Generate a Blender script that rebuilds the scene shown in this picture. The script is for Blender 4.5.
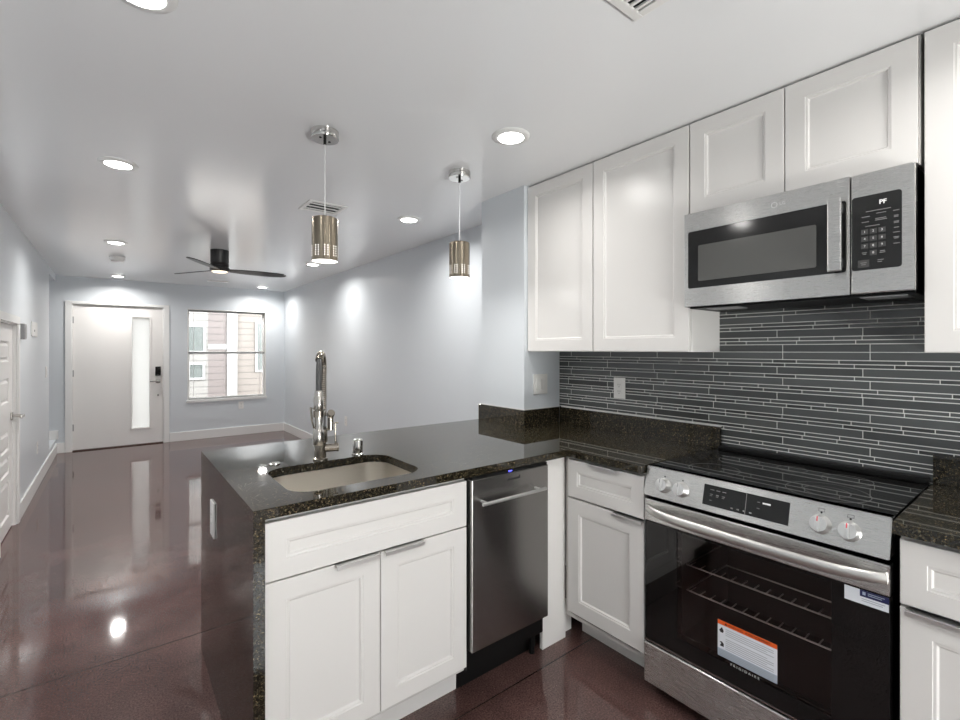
import bpy, bmesh, math, random
from mathutils import Vector, Matrix, geometry
random.seed(7)
for o in list(bpy.data.objects): bpy.data.objects.remove(o, do_unlink=True)
S = bpy.context.scene
C = S.collection

# ------------------------------------------------------------------ camera
FPX, YAW, CYP, CAMZ = 467.19, 0.6647, 349.91, 1.3813
cam = bpy.data.cameras.new('camera'); camo = bpy.data.objects.new('camera', cam); C.objects.link(camo)
camo.location = (0, 0, CAMZ); camo.rotation_euler = (math.pi/2, 0, -YAW)
cam.sensor_fit = 'HORIZONTAL'; cam.sensor_width = 36; cam.lens = FPX/960*36
cam.shift_y = (CYP-360)/960; cam.clip_start = 0.02; cam.clip_end = 200
S.camera = camo
# ------------------------------------------------------------------ world, sun, exposure
w = bpy.data.worlds.new('sky'); S.world = w; w.use_nodes = True
bg = w.node_tree.nodes['Background']
bg.inputs[0].default_value = (0.96, 0.98, 1.0, 1); bg.inputs[1].default_value = 12.0
sun = bpy.data.lights.new('sun', 'SUN'); sun.energy = 1.2; sun.angle = math.radians(8); sun.color = (1, .95, .88)
suno = bpy.data.objects.new('sun', sun); C.objects.link(suno); suno.rotation_euler = (math.radians(17), 0, math.radians(-10))
LAMP_W, LENS_E, REAR_W = 9.0, 9.0, 200.0
LAMP_COL = (1.0, .975, .945)
# fill light added outside the rear opening, aimed up to brighten the ceiling
rl = bpy.data.lights.new('rear_fill_light', 'AREA'); rl.shape = 'RECTANGLE'; rl.size = 1.1; rl.size_y = 1.0; rl.energy = REAR_W; rl.color = (1.0, .985, .96)
rlo = bpy.data.objects.new('rear_fill_light', rl); C.objects.link(rlo); rlo.location = (.83, -2.95, .10); rlo.rotation_euler = (math.radians(163), 0, 0)
S.view_settings.view_transform = 'Standard'; S.view_settings.look = 'None'
S.view_settings.exposure = 0.44; S.view_settings.gamma = 1.0; S.view_settings.use_curve_mapping = False
S.cycles.max_bounces = 12; S.cycles.diffuse_bounces = 6; S.cycles.caustics_reflective = False; S.cycles.caustics_refractive = False
S.cycles.sample_clamp_indirect = 6.0

# ------------------------------------------------------------------ dimensions
CEIL = 2.38
XR, XSTUB, YS0, YS1, XRW = 2.27, 1.958, 2.065, 2.479, 2.306      # tile face, stub wall, living-room right wall
XL, YLE, YB = -0.61, 7.568, 8.394                               # left wall, its end, front-door wall
YREAR = -2.3
CT, CB = 0.9146, 0.8826                                         # counter top / underside

# ------------------------------------------------------------------ materials
def lin(c):
    c /= 255.0
    return c/12.92 if c <= .04045 else ((c+.055)/1.055)**2.4
def rgb(r, g, b): return (lin(r), lin(g), lin(b), 1)
def mat(name, col, rough=.5, metal=0, spec=.5, bump=0, bscale=200, coat=0, emis=None, estr=0):
    m = bpy.data.materials.new(name); m.use_nodes = True
    n = m.node_tree.nodes; l = m.node_tree.links; p = n['Principled BSDF']
    p.inputs['Base Color'].default_value = col; p.inputs['Roughness'].default_value = rough
    p.inputs['Metallic'].default_value = metal; p.inputs['Specular IOR Level'].default_value = spec
    p.inputs['Coat Weight'].default_value = coat
    if emis: p.inputs['Emission Color'].default_value = emis; p.inputs['Emission Strength'].default_value = estr
    if bump:
        tc = n.new('ShaderNodeTexCoord'); t = n.new('ShaderNodeTexNoise'); b = n.new('ShaderNodeBump')
        t.inputs['Scale'].default_value = bscale; b.inputs['Strength'].default_value = bump; b.inputs['Distance'].default_value = .002
        l.new(tc.outputs['Object'], t.inputs['Vector']); l.new(t.outputs[0], b.inputs['Height']); l.new(b.outputs[0], p.inputs['Normal'])
    return m
def brushed(name, col, rough, axis, aniso=.6):
    m = mat(name, col, rough, 1); n = m.node_tree.nodes; l = m.node_tree.links; p = n['Principled BSDF']
    p.inputs['Anisotropic'].default_value = aniso
    v = n.new('ShaderNodeCombineXYZ'); v.inputs[2].default_value = 1
    l.new(v.outputs[0], p.inputs['Tangent'])
    tc = n.new('ShaderNodeTexCoord'); mp = n.new('ShaderNodeMapping'); t = n.new('ShaderNodeTexNoise')
    sc = [420, 420, 420]; sc[axis] = 6; mp.inputs['Scale'].default_value = sc
    mr = n.new('ShaderNodeMapRange'); mr.inputs['To Min'].default_value = rough-.012; mr.inputs['To Max'].default_value = rough+.018
    l.new(tc.outputs['Object'], mp.inputs[0]); l.new(mp.outputs[0], t.inputs['Vector']); l.new(t.outputs[0], mr.inputs[0]); l.new(mr.outputs[0], p.inputs['Roughness'])
    return m
def granite():
    m = mat('polished_granite', (0.02, .02, .015, 1), .035); n = m.node_tree.nodes; l = m.node_tree.links; p = n['Principled BSDF']
    tc = n.new('ShaderNodeTexCoord')
    v = n.new('ShaderNodeTexVoronoi'); v.inputs['Scale'].default_value = 330
    no = n.new('ShaderNodeTexNoise'); no.inputs['Scale'].default_value = 120; no.inputs['Detail'].default_value = 6
    r1 = n.new('ShaderNodeValToRGB'); e = r1.color_ramp.elements
    e[0].position = .0; e[0].color = (.009, .0085, .0065, 1); e[1].position = 1; e[1].color = (.26, .20, .12, 1)
    a = e.new(.6); a.color = (.018, .016, .011, 1); a = e.new(.82); a.color = (.06, .048, .03, 1); a = e.new(.92); a.color = (.05, .05, .038, 1)
    r2 = n.new('ShaderNodeValToRGB'); e = r2.color_ramp.elements
    e[0].position = .38; e[0].color = (.4, .4, .4, 1); e[1].position = .66; e[1].color = (1.5, 1.45, 1.3, 1)
    mx = n.new('ShaderNodeMix'); mx.data_type = 'RGBA'; mx.blend_type = 'MULTIPLY'; mx.inputs[0].default_value = 1
    sp = n.new('ShaderNodeSeparateColor')
    l.new(tc.outputs['Object'], v.inputs['Vector']); l.new(tc.outputs['Object'], no.inputs['Vector'])
    l.new(v.outputs['Color'], sp.inputs[0]); l.new(sp.outputs[0], r1.inputs[0]); l.new(no.outputs[0], r2.inputs[0])
    l.new(r1.outputs[0], mx.inputs[6]); l.new(r2.outputs[0], mx.inputs[7]); l.new(mx.outputs[2], p.inputs['Base Color'])
    p.inputs['Specular IOR Level'].default_value = .6
    return m
def concrete_floor():
    m = mat('polished_stained_concrete', rgb(84, 64, 62), .1, spec=.75); n = m.node_tree.nodes; l = m.node_tree.links; p = n['Principled BSDF']
    g = n.new('ShaderNodeNewGeometry')
    n1 = n.new('ShaderNodeTexNoise'); n1.inputs['Scale'].default_value = 2.2; n1.inputs['Detail'].default_value = 8; n1.inputs['Roughness'].default_value = .65
    n2 = n.new('ShaderNodeTexNoise'); n2.inputs['Scale'].default_value = 160; n2.inputs['Detail'].default_value = 3
    v = n.new('ShaderNodeTexVoronoi'); v.inputs['Scale'].default_value = 75
    for t in (n1, n2, v): l.new(g.outputs['Position'], t.inputs['Vector'])
    r1 = n.new('ShaderNodeValToRGB'); e = r1.color_ramp.elements
    e[0].position = .3; e[0].color = rgb(76, 57, 54); e[1].position = .72; e[1].color = rgb(106, 81, 77)
    r2 = n.new('ShaderNodeValToRGB'); e = r2.color_ramp.elements
    e[0].position = .36; e[0].color = (.45, .43, .43, 1); e[1].position = .66; e[1].color = (1.5, 1.42, 1.4, 1)
    m1 = n.new('ShaderNodeMix'); m1.data_type = 'RGBA'; m1.blend_type = 'MULTIPLY'; m1.inputs[0].default_value = .75
    l.new(n1.outputs[0], r1.inputs[0]); l.new(n2.outputs[0], r2.inputs[0]); l.new(r1.outputs[0], m1.inputs[6]); l.new(r2.outputs[0], m1.inputs[7])
    # pale aggregate specks
    lt = n.new('ShaderNodeMath'); lt.operation = 'LESS_THAN'; lt.inputs[1].default_value = .1
    l.new(v.outputs['Distance'], lt.inputs[0])
    sc = n.new('ShaderNodeSeparateColor'); l.new(v.outputs['Color'], sc.inputs[0])
    gt = n.new('ShaderNodeMath'); gt.operation = 'GREATER_THAN'; gt.inputs[1].default_value = .8; l.new(sc.outputs[1], gt.inputs[0])
    mu = n.new('ShaderNodeMath'); mu.operation = 'MULTIPLY'; l.new(lt.outputs[0], mu.inputs[0]); l.new(gt.outputs[0], mu.inputs[1])
    m2 = n.new('ShaderNodeMix'); m2.data_type = 'RGBA'; l.new(mu.outputs[0], m2.inputs[0]); l.new(m1.outputs[2], m2.inputs[6]); m2.inputs[7].default_value = rgb(150, 118, 112)
    # saw-cut joints every 1.21 m across the slab
    sx = n.new('ShaderNodeSeparateXYZ'); l.new(g.outputs['Position'], sx.inputs[0])
    def M(op, a, b=None):
        k = n.new('ShaderNodeMath'); k.operation = op; l.new(a, k.inputs[0])
        if b is not None: k.inputs[1].default_value = b
        return k.outputs[0]
    fr = M('FRACT', M('DIVIDE', M('ADD', sx.outputs[1], 10*1.208-1.405-.0), 1.208))
    ln = M('LESS_THAN', M('ABSOLUTE', M('SUBTRACT', fr, .5-.5+.0205)), .0022)
    m3 = n.new('ShaderNodeMix'); m3.data_type = 'RGBA'; l.new(ln, m3.inputs[0]); l.new(m2.outputs[2], m3.inputs[6]); m3.inputs[7].default_value = rgb(36, 27, 26)
    l.new(m3.outputs[2], p.inputs['Base Color'])
    mr = n.new('ShaderNodeMapRange'); mr.inputs['To Min'].default_value = .03; mr.inputs['To Max'].default_value = .09
    l.new(n1.outputs[0], mr.inputs[0]); l.new(mr.outputs[0], p.inputs['Roughness'])
    b = n.new('ShaderNodeBump'); b.inputs['Strength'].default_value = .02; b.inputs['Distance'].default_value = .004
    n3 = n.new('ShaderNodeTexNoise'); n3.inputs['Scale'].default_value = 9; l.new(g.outputs['Position'], n3.inputs['Vector'])
    l.new(n3.outputs[0], b.inputs['Height']); l.new(b.outputs[0], p.inputs['Normal'])
    return m
def glassy(name, tint, refl_rough=.02, ior=1.45):
    m = bpy.data.materials.new(name); m.use_nodes = True; n = m.node_tree.nodes; l = m.node_tree.links; n.clear()
    out = n.new('ShaderNodeOutputMaterial'); tr = n.new('ShaderNodeBsdfTransparent'); gl = n.new('ShaderNodeBsdfGlossy')
    fr = n.new('ShaderNodeFresnel'); fr.inputs[0].default_value = ior; mx = n.new('ShaderNodeMixShader')
    tr.inputs[0].default_value = tint; gl.inputs['Roughness'].default_value = refl_rough
    l.new(fr.outputs[0], mx.inputs[0]); l.new(tr.outputs[0], mx.inputs[1]); l.new(gl.outputs[0], mx.inputs[2]); l.new(mx.outputs[0], out.inputs[0])
    return m
def frosted():
    m = bpy.data.materials.new('frosted_glass'); m.use_nodes = True; n = m.node_tree.nodes; l = m.node_tree.links; n.clear()
    out = n.new('ShaderNodeOutputMaterial'); tr = n.new('ShaderNodeBsdfTranslucent'); gl = n.new('ShaderNodeBsdfGlossy'); mx = n.new('ShaderNodeMixShader')
    tr.inputs[0].default_value = (.52, .525, .52, 1); gl.inputs['Roughness'].default_value = .25; mx.inputs[0].default_value = .06
    l.new(tr.outputs[0], mx.inputs[1]); l.new(gl.outputs[0], mx.inputs[2]); l.new(mx.outputs[0], out.inputs[0])
    return m
def siding(name, col, pitch=.16):
    m = mat(name, col, .7); n = m.node_tree.nodes; l = m.node_tree.links; p = n['Principled BSDF']
    g = n.new('ShaderNodeNewGeometry'); s = n.new('ShaderNodeSeparateXYZ'); l.new(g.outputs['Position'], s.inputs[0])
    d = n.new('ShaderNodeMath'); d.operation = 'DIVIDE'; d.inputs[1].default_value = pitch; l.new(s.outputs[2], d.inputs[0])
    f = n.new('ShaderNodeMath'); f.operation = 'FRACT'; l.new(d.outputs[0], f.inputs[0])
    b = n.new('ShaderNodeBump'); b.inputs['Distance'].default_value = .02; b.inputs['Strength'].default_value = .8
    l.new(f.outputs[0], b.inputs['Height']); l.new(b.outputs[0], p.inputs['Normal'])
    k = n.new('ShaderNodeMath'); k.operation = 'LESS_THAN'; k.inputs[1].default_value = .14; l.new(f.outputs[0], k.inputs[0])
    x = n.new('ShaderNodeMix'); x.data_type = 'RGBA'; l.new(k.outputs[0], x.inputs[0]); x.inputs[6].default_value = col; x.inputs[7].default_value = tuple(c*.62 for c in col[:3])+(1,); l.new(x.outputs[2], p.inputs['Base Color'])
    return m

M = dict(
    wall=mat('grey_wall_paint', rgb(212, 217, 221), .33, spec=.45, bump=.12, bscale=130),
    ceil=mat('ceiling_paint', rgb(240, 241, 242), .17, spec=.55, bump=.05, bscale=110),
    white=mat('white_trim_paint', rgb(232, 232, 230), .35),
    cab=mat('white_cabinet_paint', rgb(226, 224, 221), .3, spec=.45),
    door=mat('painted_door', rgb(236, 234, 231), .4),
    carc=mat('cabinet_carcass', rgb(205, 203, 200), .5),
    floor=concrete_floor(), granite=granite(),
    tile=[mat('grey_glass_tile', rgb(84, 87, 87), .12, spec=.6), mat('dark_grey_glass_tile', rgb(70, 73, 73), .12, spec=.6), mat('charcoal_glass_tile', rgb(58, 60, 60), .14, spec=.6)],
    grout=mat('pale_grout', rgb(226, 227, 223), .8),
    ss_y=brushed('brushed_steel', (.66, .655, .64, 1), .27, 1, .85), ss_x=brushed('dishwasher_steel', (.36, .35, .34, 1), .26, 0, .8),
    steel=mat('satin_steel', (.50, .48, .45, 1), .24, 1), chrome=mat('chrome', (.62, .61, .59, 1), .1, 1),
    nickel=mat('brushed_nickel', (.38, .345, .30, 1), .22, 1), pull=mat('silver_pull', (.74, .74, .73, 1), .32, .95),
    sink=mat('sink_steel', (.72, .69, .64, 1), .3, 1),
    shade=brushed('pendant_metal', (.36, .31, .24, 1), .17, 0, .8),
    black=mat('black_plastic', rgb(9, 9, 9), .45, spec=.25), gblack=mat('black_glass', (.006, .006, .006, 1), .015, spec=.5),
    cook=mat('cooktop_glass', (.008, .008, .008, 1), .012, spec=.55),
    dark=mat('dark_enamel', rgb(50, 44, 44), .45), rack=mat('oven_rack_wire', (.75, .73, .7, 1), .3, 1),
    plastic=mat('white_plastic', rgb(232, 231, 228), .35), slot=mat('slot_dark', rgb(60, 60, 60), .6),
    grey=mat('grey_plastic', rgb(150, 150, 150), .45), print=mat('white_print', rgb(235, 235, 235), .5), faint=mat('dim_print', rgb(120, 120, 120), .5),
    mwin=mat('microwave_window', rgb(92, 92, 90), .12, spec=.5), mglass=mat('microwave_black_glass', rgb(30, 30, 30), .1, spec=.5),
    fan=mat('fan_black', rgb(34, 33, 33), .35), fanblade=mat('fan_blade_dark', rgb(44, 43, 43), .35),
    orange=mat('orange_print', rgb(226, 92, 28), .5), paper=mat('label_paper', rgb(222, 226, 232), .5), bluegrey=mat('label_bluegrey', rgb(165, 176, 190), .5),
    navy=mat('navy_print', rgb(28, 32, 78), .4), ink=mat('ink_black', rgb(22, 22, 24), .5), inkgrey=mat('ink_grey', rgb(150, 154, 160), .5), red=mat('red_mark', rgb(215, 70, 80), .5),
    glass=glassy('window_glass', (.96, .97, .97, 1)), ovenglass=glassy('oven_window_glass', (.86, .83, .82, 1)), frost=frosted(),
    hose=mat('grey_hose', rgb(72, 72, 72), .35), handle=mat('satin_handle_steel', (.62, .61, .59, 1), .36, 1),
    led=mat('led_lens', (1, 1, 1, 1), .4, emis=(*LAMP_COL, 1), estr=LENS_E), bulb=mat('pendant_diffuser', (1, 1, 1, 1), .4, emis=(*LAMP_COL, 1), estr=3.0),
    perf=mat('lit_perforation', (1, .95, .88, 1), .5, emis=(*LAMP_COL, 1), estr=.75),
    fanled=mat('fan_light_lens', (1, .97, .9, 1), .5, emis=(1, .82, .62, 1), estr=1.2), bluled=mat('blue_status_light', (.1, .1, 1, 1), .4, emis=(.15, .15, 1, 1), estr=1.5),
    sid_cream=siding('cream_siding', rgb(96, 94, 91)), sid_brown=siding('mauve_siding', rgb(78, 71, 69)), sid_beige=siding('beige_siding', rgb(91, 85, 80)),
    outwhite=mat('exterior_white', rgb(110, 110, 109), .6), outglass=mat('exterior_window', rgb(66, 70, 68), .2), paving=mat('paving', rgb(150, 145, 140), .8),
    threshold=mat('bronze_threshold', rgb(70, 48, 40), .4, .4), cord=mat('cord_clear', rgb(215, 215, 215), .4),
    carpet=mat('landing_carpet', rgb(150, 150, 150), .9),
)

# ------------------------------------------------------------------ mesh builder
def F(origin, right, up):
    r = Vector(right).normalized(); u = Vector(up).normalized(); o = r.cross(u)
    return Matrix((( r.x, u.x, o.x, origin[0]), (r.y, u.y, o.y, origin[1]), (r.z, u.z, o.z, origin[2]), (0, 0, 0, 1)))
class MB:
    def __init__(s, M=None): s.bm = bmesh.new(); s.M = M or Matrix.Identity(4); s.mi = 0
    def _in(s, t):
        bmesh.ops.recalc_face_normals(t, faces=t.faces[:])
        vm = {v: s.bm.verts.new(s.M @ v.co) for v in t.verts}
        for f in t.faces:
            try: g = s.bm.faces.new([vm[v] for v in f.verts]); g.smooth = f.smooth; g.material_index = s.mi
            except ValueError: pass
        t.free(); return s
    def box(s, x0, x1, y0, y1, z0, z1, bev=0, seg=2):
        t = bmesh.new(); bmesh.ops.create_cube(t, size=1)
        for v in t.verts: v.co = Vector(((x0+x1)/2+v.co.x*(x1-x0), (y0+y1)/2+v.co.y*(y1-y0), (z0+z1)/2+v.co.z*(z1-z0)))
        if bev: bmesh.ops.bevel(t, geom=t.edges[:], offset=bev, segments=seg, affect='EDGES', profile=.5)
        return s._in(t)
    def lathe(s, prof, c=(0, 0, 0), axis=(0, 0, 1), n=32, caps=True):
        a = Vector(axis).normalized(); q = Vector((0, 0, 1)).rotation_difference(a).to_matrix(); c = Vector(c)
        t = bmesh.new(); rings = []
        for r, z in prof:
            if r < 1e-6: rings.append([t.verts.new(c+q@Vector((0, 0, z)))]); continue
            rings.append([t.verts.new(c+q@Vector((r*math.cos(2*math.pi*i/n), r*math.sin(2*math.pi*i/n), z))) for i in range(n)])
        for A, B in zip(rings, rings[1:]):
            for i in range(n):
                j = (i+1) % n
                if len(A) == 1 and len(B) == 1: continue
                vs = [A[0], B[i], B[j]] if len(A) == 1 else [A[i], B[0], A[j]] if len(B) == 1 else [A[i], B[i], B[j], A[j]]
                f = t.faces.new(vs); f.smooth = True
        if caps:
            for R in (rings[0], rings[-1]):
                if len(R) > 2: t.faces.new(R)
        for e in t.edges:
            if len(e.link_faces) == 2:
                pass
        return s._in(t)
    def cyl(s, c0, c1, r, n=24, r2=None):
        c0, c1 = Vector(c0), Vector(c1); L = (c1-c0).length; b = min(.0015, L*.2, r*.3); r2 = r if r2 is None else r2
        return s.lathe([(r-b, 0), (r, b), (r2, L-b), (r2-b, L)], c0, c1-c0, n)
    def tube(s, pts, r, n=10, ry=None, up=None):
        P = [Vector(p) for p in pts]; t = bmesh.new(); rings = []; prev = None
        for i, p in enumerate(P):
            d = (P[min(i+1, len(P)-1)]-P[max(i-1, 0)]).normalized()
            if prev is None:
                u = Vector(up) if up else (Vector((0, 0, 1)) if abs(d.z) < .9 else Vector((1, 0, 0)))
            else: u = prev
            u = (u-d*u.dot(d)).normalized(); prev = u; v = d.cross(u)
            rr = r[i] if isinstance(r, (list, tuple)) else r; r2 = rr if ry is None else ry
            rings.append([t.verts.new(p+u*rr*math.cos(2*math.pi*k/n)+v*r2*math.sin(2*math.pi*k/n)) for k in range(n)])
        for A, B in zip(rings, rings[1:]):
            for k in range(n):
                f = t.faces.new([A[k], A[(k+1) % n], B[(k+1) % n], B[k]]); f.smooth = True
        t.faces.new(rings[0]); t.faces.new(rings[-1])
        return s._in(t)
    def panel(s, r0, r1, u0, u1, thick, prof):
        """slab whose front carries concentric rectangular steps; prof = [(inset, front height)]"""
        t = bmesh.new(); rings = []
        for ins, o in [(0, -thick)]+prof:
            rings.append([t.verts.new((x, y, o)) for x, y in ((r0+ins, u0+ins), (r1-ins, u0+ins), (r1-ins, u1-ins), (r0+ins, u1-ins))])
        for A, B in zip(rings, rings[1:]):
            for k in range(4): t.faces.new([A[k], A[(k+1) % 4], B[(k+1) % 4], B[k]])
        t.faces.new(rings[0]); t.faces.new(rings[-1])
        return s._in(t)
    def prism(s, outer, holes, z0, z1):
        polys = [[Vector((x, y, 0)) for x, y in outer]]+[[Vector((x, y, 0)) for x, y in h] for h in holes]
        flat = [p for q in polys for p in q]; tris = geometry.tessellate_polygon(polys)
        t = bmesh.new()
        A = [t.verts.new((p.x, p.y, z0)) for p in flat]; B = [t.verts.new((p.x, p.y, z1)) for p in flat]
        for a, b, c in tris:
            t.faces.new([A[a], A[b], A[c]]); t.faces.new([B[a], B[b], B[c]])
        k = 0
        for q in polys:
            n = len(q)
            for i in range(n): t.faces.new([A[k+i], A[k+(i+1) % n], B[k+(i+1) % n], B[k+i]])
            k += n
        return s._in(t)
    def poly(s, pts):
        t = bmesh.new(); t.faces.new([t.verts.new(p) for p in pts]); return s._in(t)
def rrect(x0, x1, y0, y1, r, n=8):
    out = []
    for cx, cy, a in ((x1-r, y1-r, 0), (x0+r, y1-r, 90), (x0+r, y0+r, 180), (x1-r, y0+r, 270)):
        for i in range(n+1):
            t = math.radians(a+90*i/n); out.append((cx+r*math.cos(t), cy+r*math.sin(t)))
    return out
ORG = {}
def build(name, mb, m, parent=None, **props):
    me = bpy.data.meshes.new(name); org = ORG.get(parent, Vector((0, 0, 0))) if parent else Vector((0, 0, 0))
    bm = mb.bm
    if parent:
        for v in bm.verts: v.co -= org
    bmesh.ops.remove_doubles(bm, verts=bm.verts, dist=1e-6)
    bm.to_mesh(me); bm.free()
    for x in (m if isinstance(m, list) else [m]): me.materials.append(x)
    o = bpy.data.objects.new(name, me); C.objects.link(o)
    if any(p.use_smooth for p in me.polygons):
        try: me.set_sharp_from_angle(angle=math.radians(40))
        except Exception: pass
    if parent: o.parent = parent; ORG[o] = org
    else: ORG[o] = Vector((0, 0, 0))
    for k, v in props.items(): o[k] = v
    return o
def center(o):
    """move a single-mesh thing's origin to the middle of its footprint"""
    bb = [v.co for v in o.data.vertices]; lo = Vector([min(v[i] for v in bb) for i in range(3)]); hi = Vector([max(v[i] for v in bb) for i in range(3)])
    c = Vector(((lo.x+hi.x)/2, (lo.y+hi.y)/2, lo.z)); o.data.transform(Matrix.Translation(-c)); o.location = c; ORG[o] = c
    return o
def thing(name, label, cat, loc, group=None):
    o = bpy.data.objects.new(name, None); C.objects.link(o); o.empty_display_size = .1
    o.location = loc; ORG[o] = Vector(loc); o['label'] = label; o['category'] = cat
    if group: o['group'] = group
    return o
def solo(name, mb, m, label, cat, group=None):
    o = center(build(name, mb, m)); o['label'] = label; o['category'] = cat
    if group: o['group'] = group
    return o
def struct(name, mb, m, parent=None, **k):
    o = build(name, mb, m, parent, **k)
    if not parent: o['kind'] = 'structure'
    return o
def dup(root, loc, label, group=None):
    r = root.copy(); C.objects.link(r); r.location = loc; r['label'] = label
    if group: r['group'] = group
    for ch in list(root.children):
        c = ch.copy(); C.objects.link(c); c.parent = r
        for g in list(ch.children):
            d = g.copy(); C.objects.link(d); d.parent = c
    return r
def text(name, body, size, M4, m, parent, align='CENTER', bold=0.0, xs=1.0):
    cu = bpy.data.curves.new(name, 'FONT'); cu.body = body; cu.size = size; cu.align_x = align; cu.align_y = 'CENTER'; cu.offset = bold; cu.resolution_u = 3
    t = bpy.data.objects.new(name, cu); C.objects.link(t); bpy.context.view_layer.update()
    me = bpy.data.meshes.new_from_object(t.evaluated_get(bpy.context.evaluated_depsgraph_get()))
    bpy.data.objects.remove(t, do_unlink=True)
    me.transform(Matrix.Diagonal((xs, 1, 1, 1))); me.transform(M4); me.transform(Matrix.Translation(-ORG[parent]))
    me.materials.clear(); me.materials.append(m)
    o = bpy.data.objects.new(name, me); C.objects.link(o); o.parent = parent; ORG[o] = ORG[parent]
    return o
def at(M4, r, u, o): return M4 @ Matrix.Translation((r, u, o))

# ================================================================== SETTING
struct('floor', MB().box(-1.7, 2.45, YREAR-.1, YB+.16, -.12, 0), M['floor'])
struct('ceiling', MB().box(-1.7, 2.45, YREAR-.1, YB+.16, CEIL, CEIL+.1), M['ceil'])
# left wall with closet door opening
D2a, D2b, D2h = 4.415, 5.178, 1.585
mb = MB().box(XL-.12, XL, YREAR, D2a, 0, CEIL).box(XL-.12, XL, D2b, YLE, 0, CEIL).box(XL-.12, XL, D2a, D2b, D2h, CEIL).box(XL-.12, XL, YLE, YB, 2.296, CEIL)
mb.box(XL-.12, XL, YLE, YB, 0, .187)
struct('wall_left', mb, M['wall'])
struct('wall_alcove', MB().box(-1.7, -1.6, YLE-.12, YB, 0, CEIL).box(-1.6, XL-.12, YLE-.12, YLE, 0, CEIL), M['wall'])
struct('floor_landing', MB().box(-1.6, XL-.12, YLE, YB, 0, .187), M['carpet'])
# front wall with door and window openings
DX0, DX1, DH = -.452, .588, 2.012
WX0, WX1, WZ0, WZ1 = .885, 2.012, .60, 2.012
mb = MB().box(-1.7, DX0, YB, YB+.16, 0, CEIL).box(DX0, DX1, YB, YB+.16, DH, CEIL).box(DX1, WX0, YB, YB+.16, 0, CEIL)
mb.box(WX0, WX1, YB, YB+.16, 0, WZ0).box(WX0, WX1, YB, YB+.16, WZ1, CEIL).box(WX1, 2.45, YB, YB+.16, 0, CEIL)
struct('wall_front', mb, M['wall'])
struct('wall_right', MB().box(XRW, XRW+.12, YS1, YB, 0, CEIL), M['wall'])
struct('wall_stub', MB().box(XSTUB, XRW+.12, YS0, YS1, 0, CEIL), M['wall'])
struct('wall_kitchen', MB().box(XR+.012, XR+.13, YREAR, YS0, 0, CEIL), M['wall'])
# rear wall behind the viewer; its glazed opening is added to let fill daylight in
RX0, RX1, RH = .2, 1.45, 2.05
struct('wall_rear', MB().box(-1.7, RX0, YREAR-.1, YREAR, 0, CEIL).box(RX1, 2.45, YREAR-.1, YREAR, 0, CEIL).box(RX0, RX1, YREAR-.1, YREAR, RH, CEIL), M['wall'])
wr = struct('window_added', MB().box(RX0, RX0+.06, YREAR-.08, YREAR-.02, 0, RH).box(RX1-.06, RX1, YREAR-.08, YREAR-.02, 0, RH).box(RX0+.06, RX1-.06, YREAR-.08, YREAR-.02, RH-.06, RH).box(RX0+.06, RX1-.06, YREAR-.08, YREAR-.02, 0, .06).box(.80, .85, YREAR-.08, YREAR-.02, .06, RH-.06), M['white'])
build('pane', MB().box(RX0+.06, RX1-.06, YREAR-.055, YREAR-.045, .06, RH-.06), M['glass'], wr)
# baseboards
def base(name, mb): return struct(name, mb, M['white'])
BH = .135
base('baseboard_left', MB().box(XL, XL+.014, D2b+.063, YB, 0, BH, .003).box(XL, XL+.014, YREAR, D2a-.063, 0, BH, .003))
base('baseboard_front', MB().box(DX1+.07, XRW, YB-.014, YB, 0, BH, .003).box(XL, DX0-.068, YB-.014, YB, 0, BH, .003))
base('baseboard_right', MB().box(XRW-.014, XRW, 2.52, YB-.014, 0, BH, .003))
base('baseboard_landing', MB().box(-1.6, -.585, YB-.014, YB, .187, .306, .003))

# ------------------------------------------------------------------ front door (door_1)
FB = F((0, YB, 0), (1, 0, 0), (0, 0, 1))
d1 = struct('door_1', MB(FB).panel(DX0+.012, DX1-.012, .012, DH-.012, .045, [(0, -.03), (.002, -.028)]), M['door'])
d1['label'] = 'white front door with one tall narrow frosted pane'
cas = MB(FB)
cas.box(DX0-.066, DX0, 0, DH+.035, 0, .016, .003).box(DX1, DX1+.066, 0, DH+.035, 0, .016, .003).box(DX0, DX1, DH, DH+.035, 0, .016, .003)
cas.box(DX0, DX0+.01, 0, DH, -.16, 0).box(DX1-.01, DX1, 0, DH, -.16, 0).box(DX0+.01, DX1-.01, DH-.01, DH, -.16, 0)
struct('door_casing', cas, M['white'], d1)
struct('threshold', MB(FB).box(DX0+.01, DX1-.01, 0, .012, -.15, .02, .003), M['threshold'], d1)
gx0, gx1, gz0, gz1 = .207, .414, .248, 1.853
fr = MB(FB).panel(gx0-.022, gx1+.022, gz0-.022, gz1+.022, .0, [(0, -.0275), (.003, -.016), (.016, -.016), (.02, -.024)])
fr = MB(FB).box(gx0-.022, gx0, gz0-.022, gz1+.022, -.028, -.014, .003).box(gx1, gx1+.022, gz0-.022, gz1+.022, -.028, -.014, .003).box(gx0, gx1, gz0-.022, gz0, -.028, -.014, .003).box(gx0, gx1, gz1, gz1+.022, -.028, -.014, .003)
struct('glazing_frame', fr, M['door'], d1)
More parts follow.
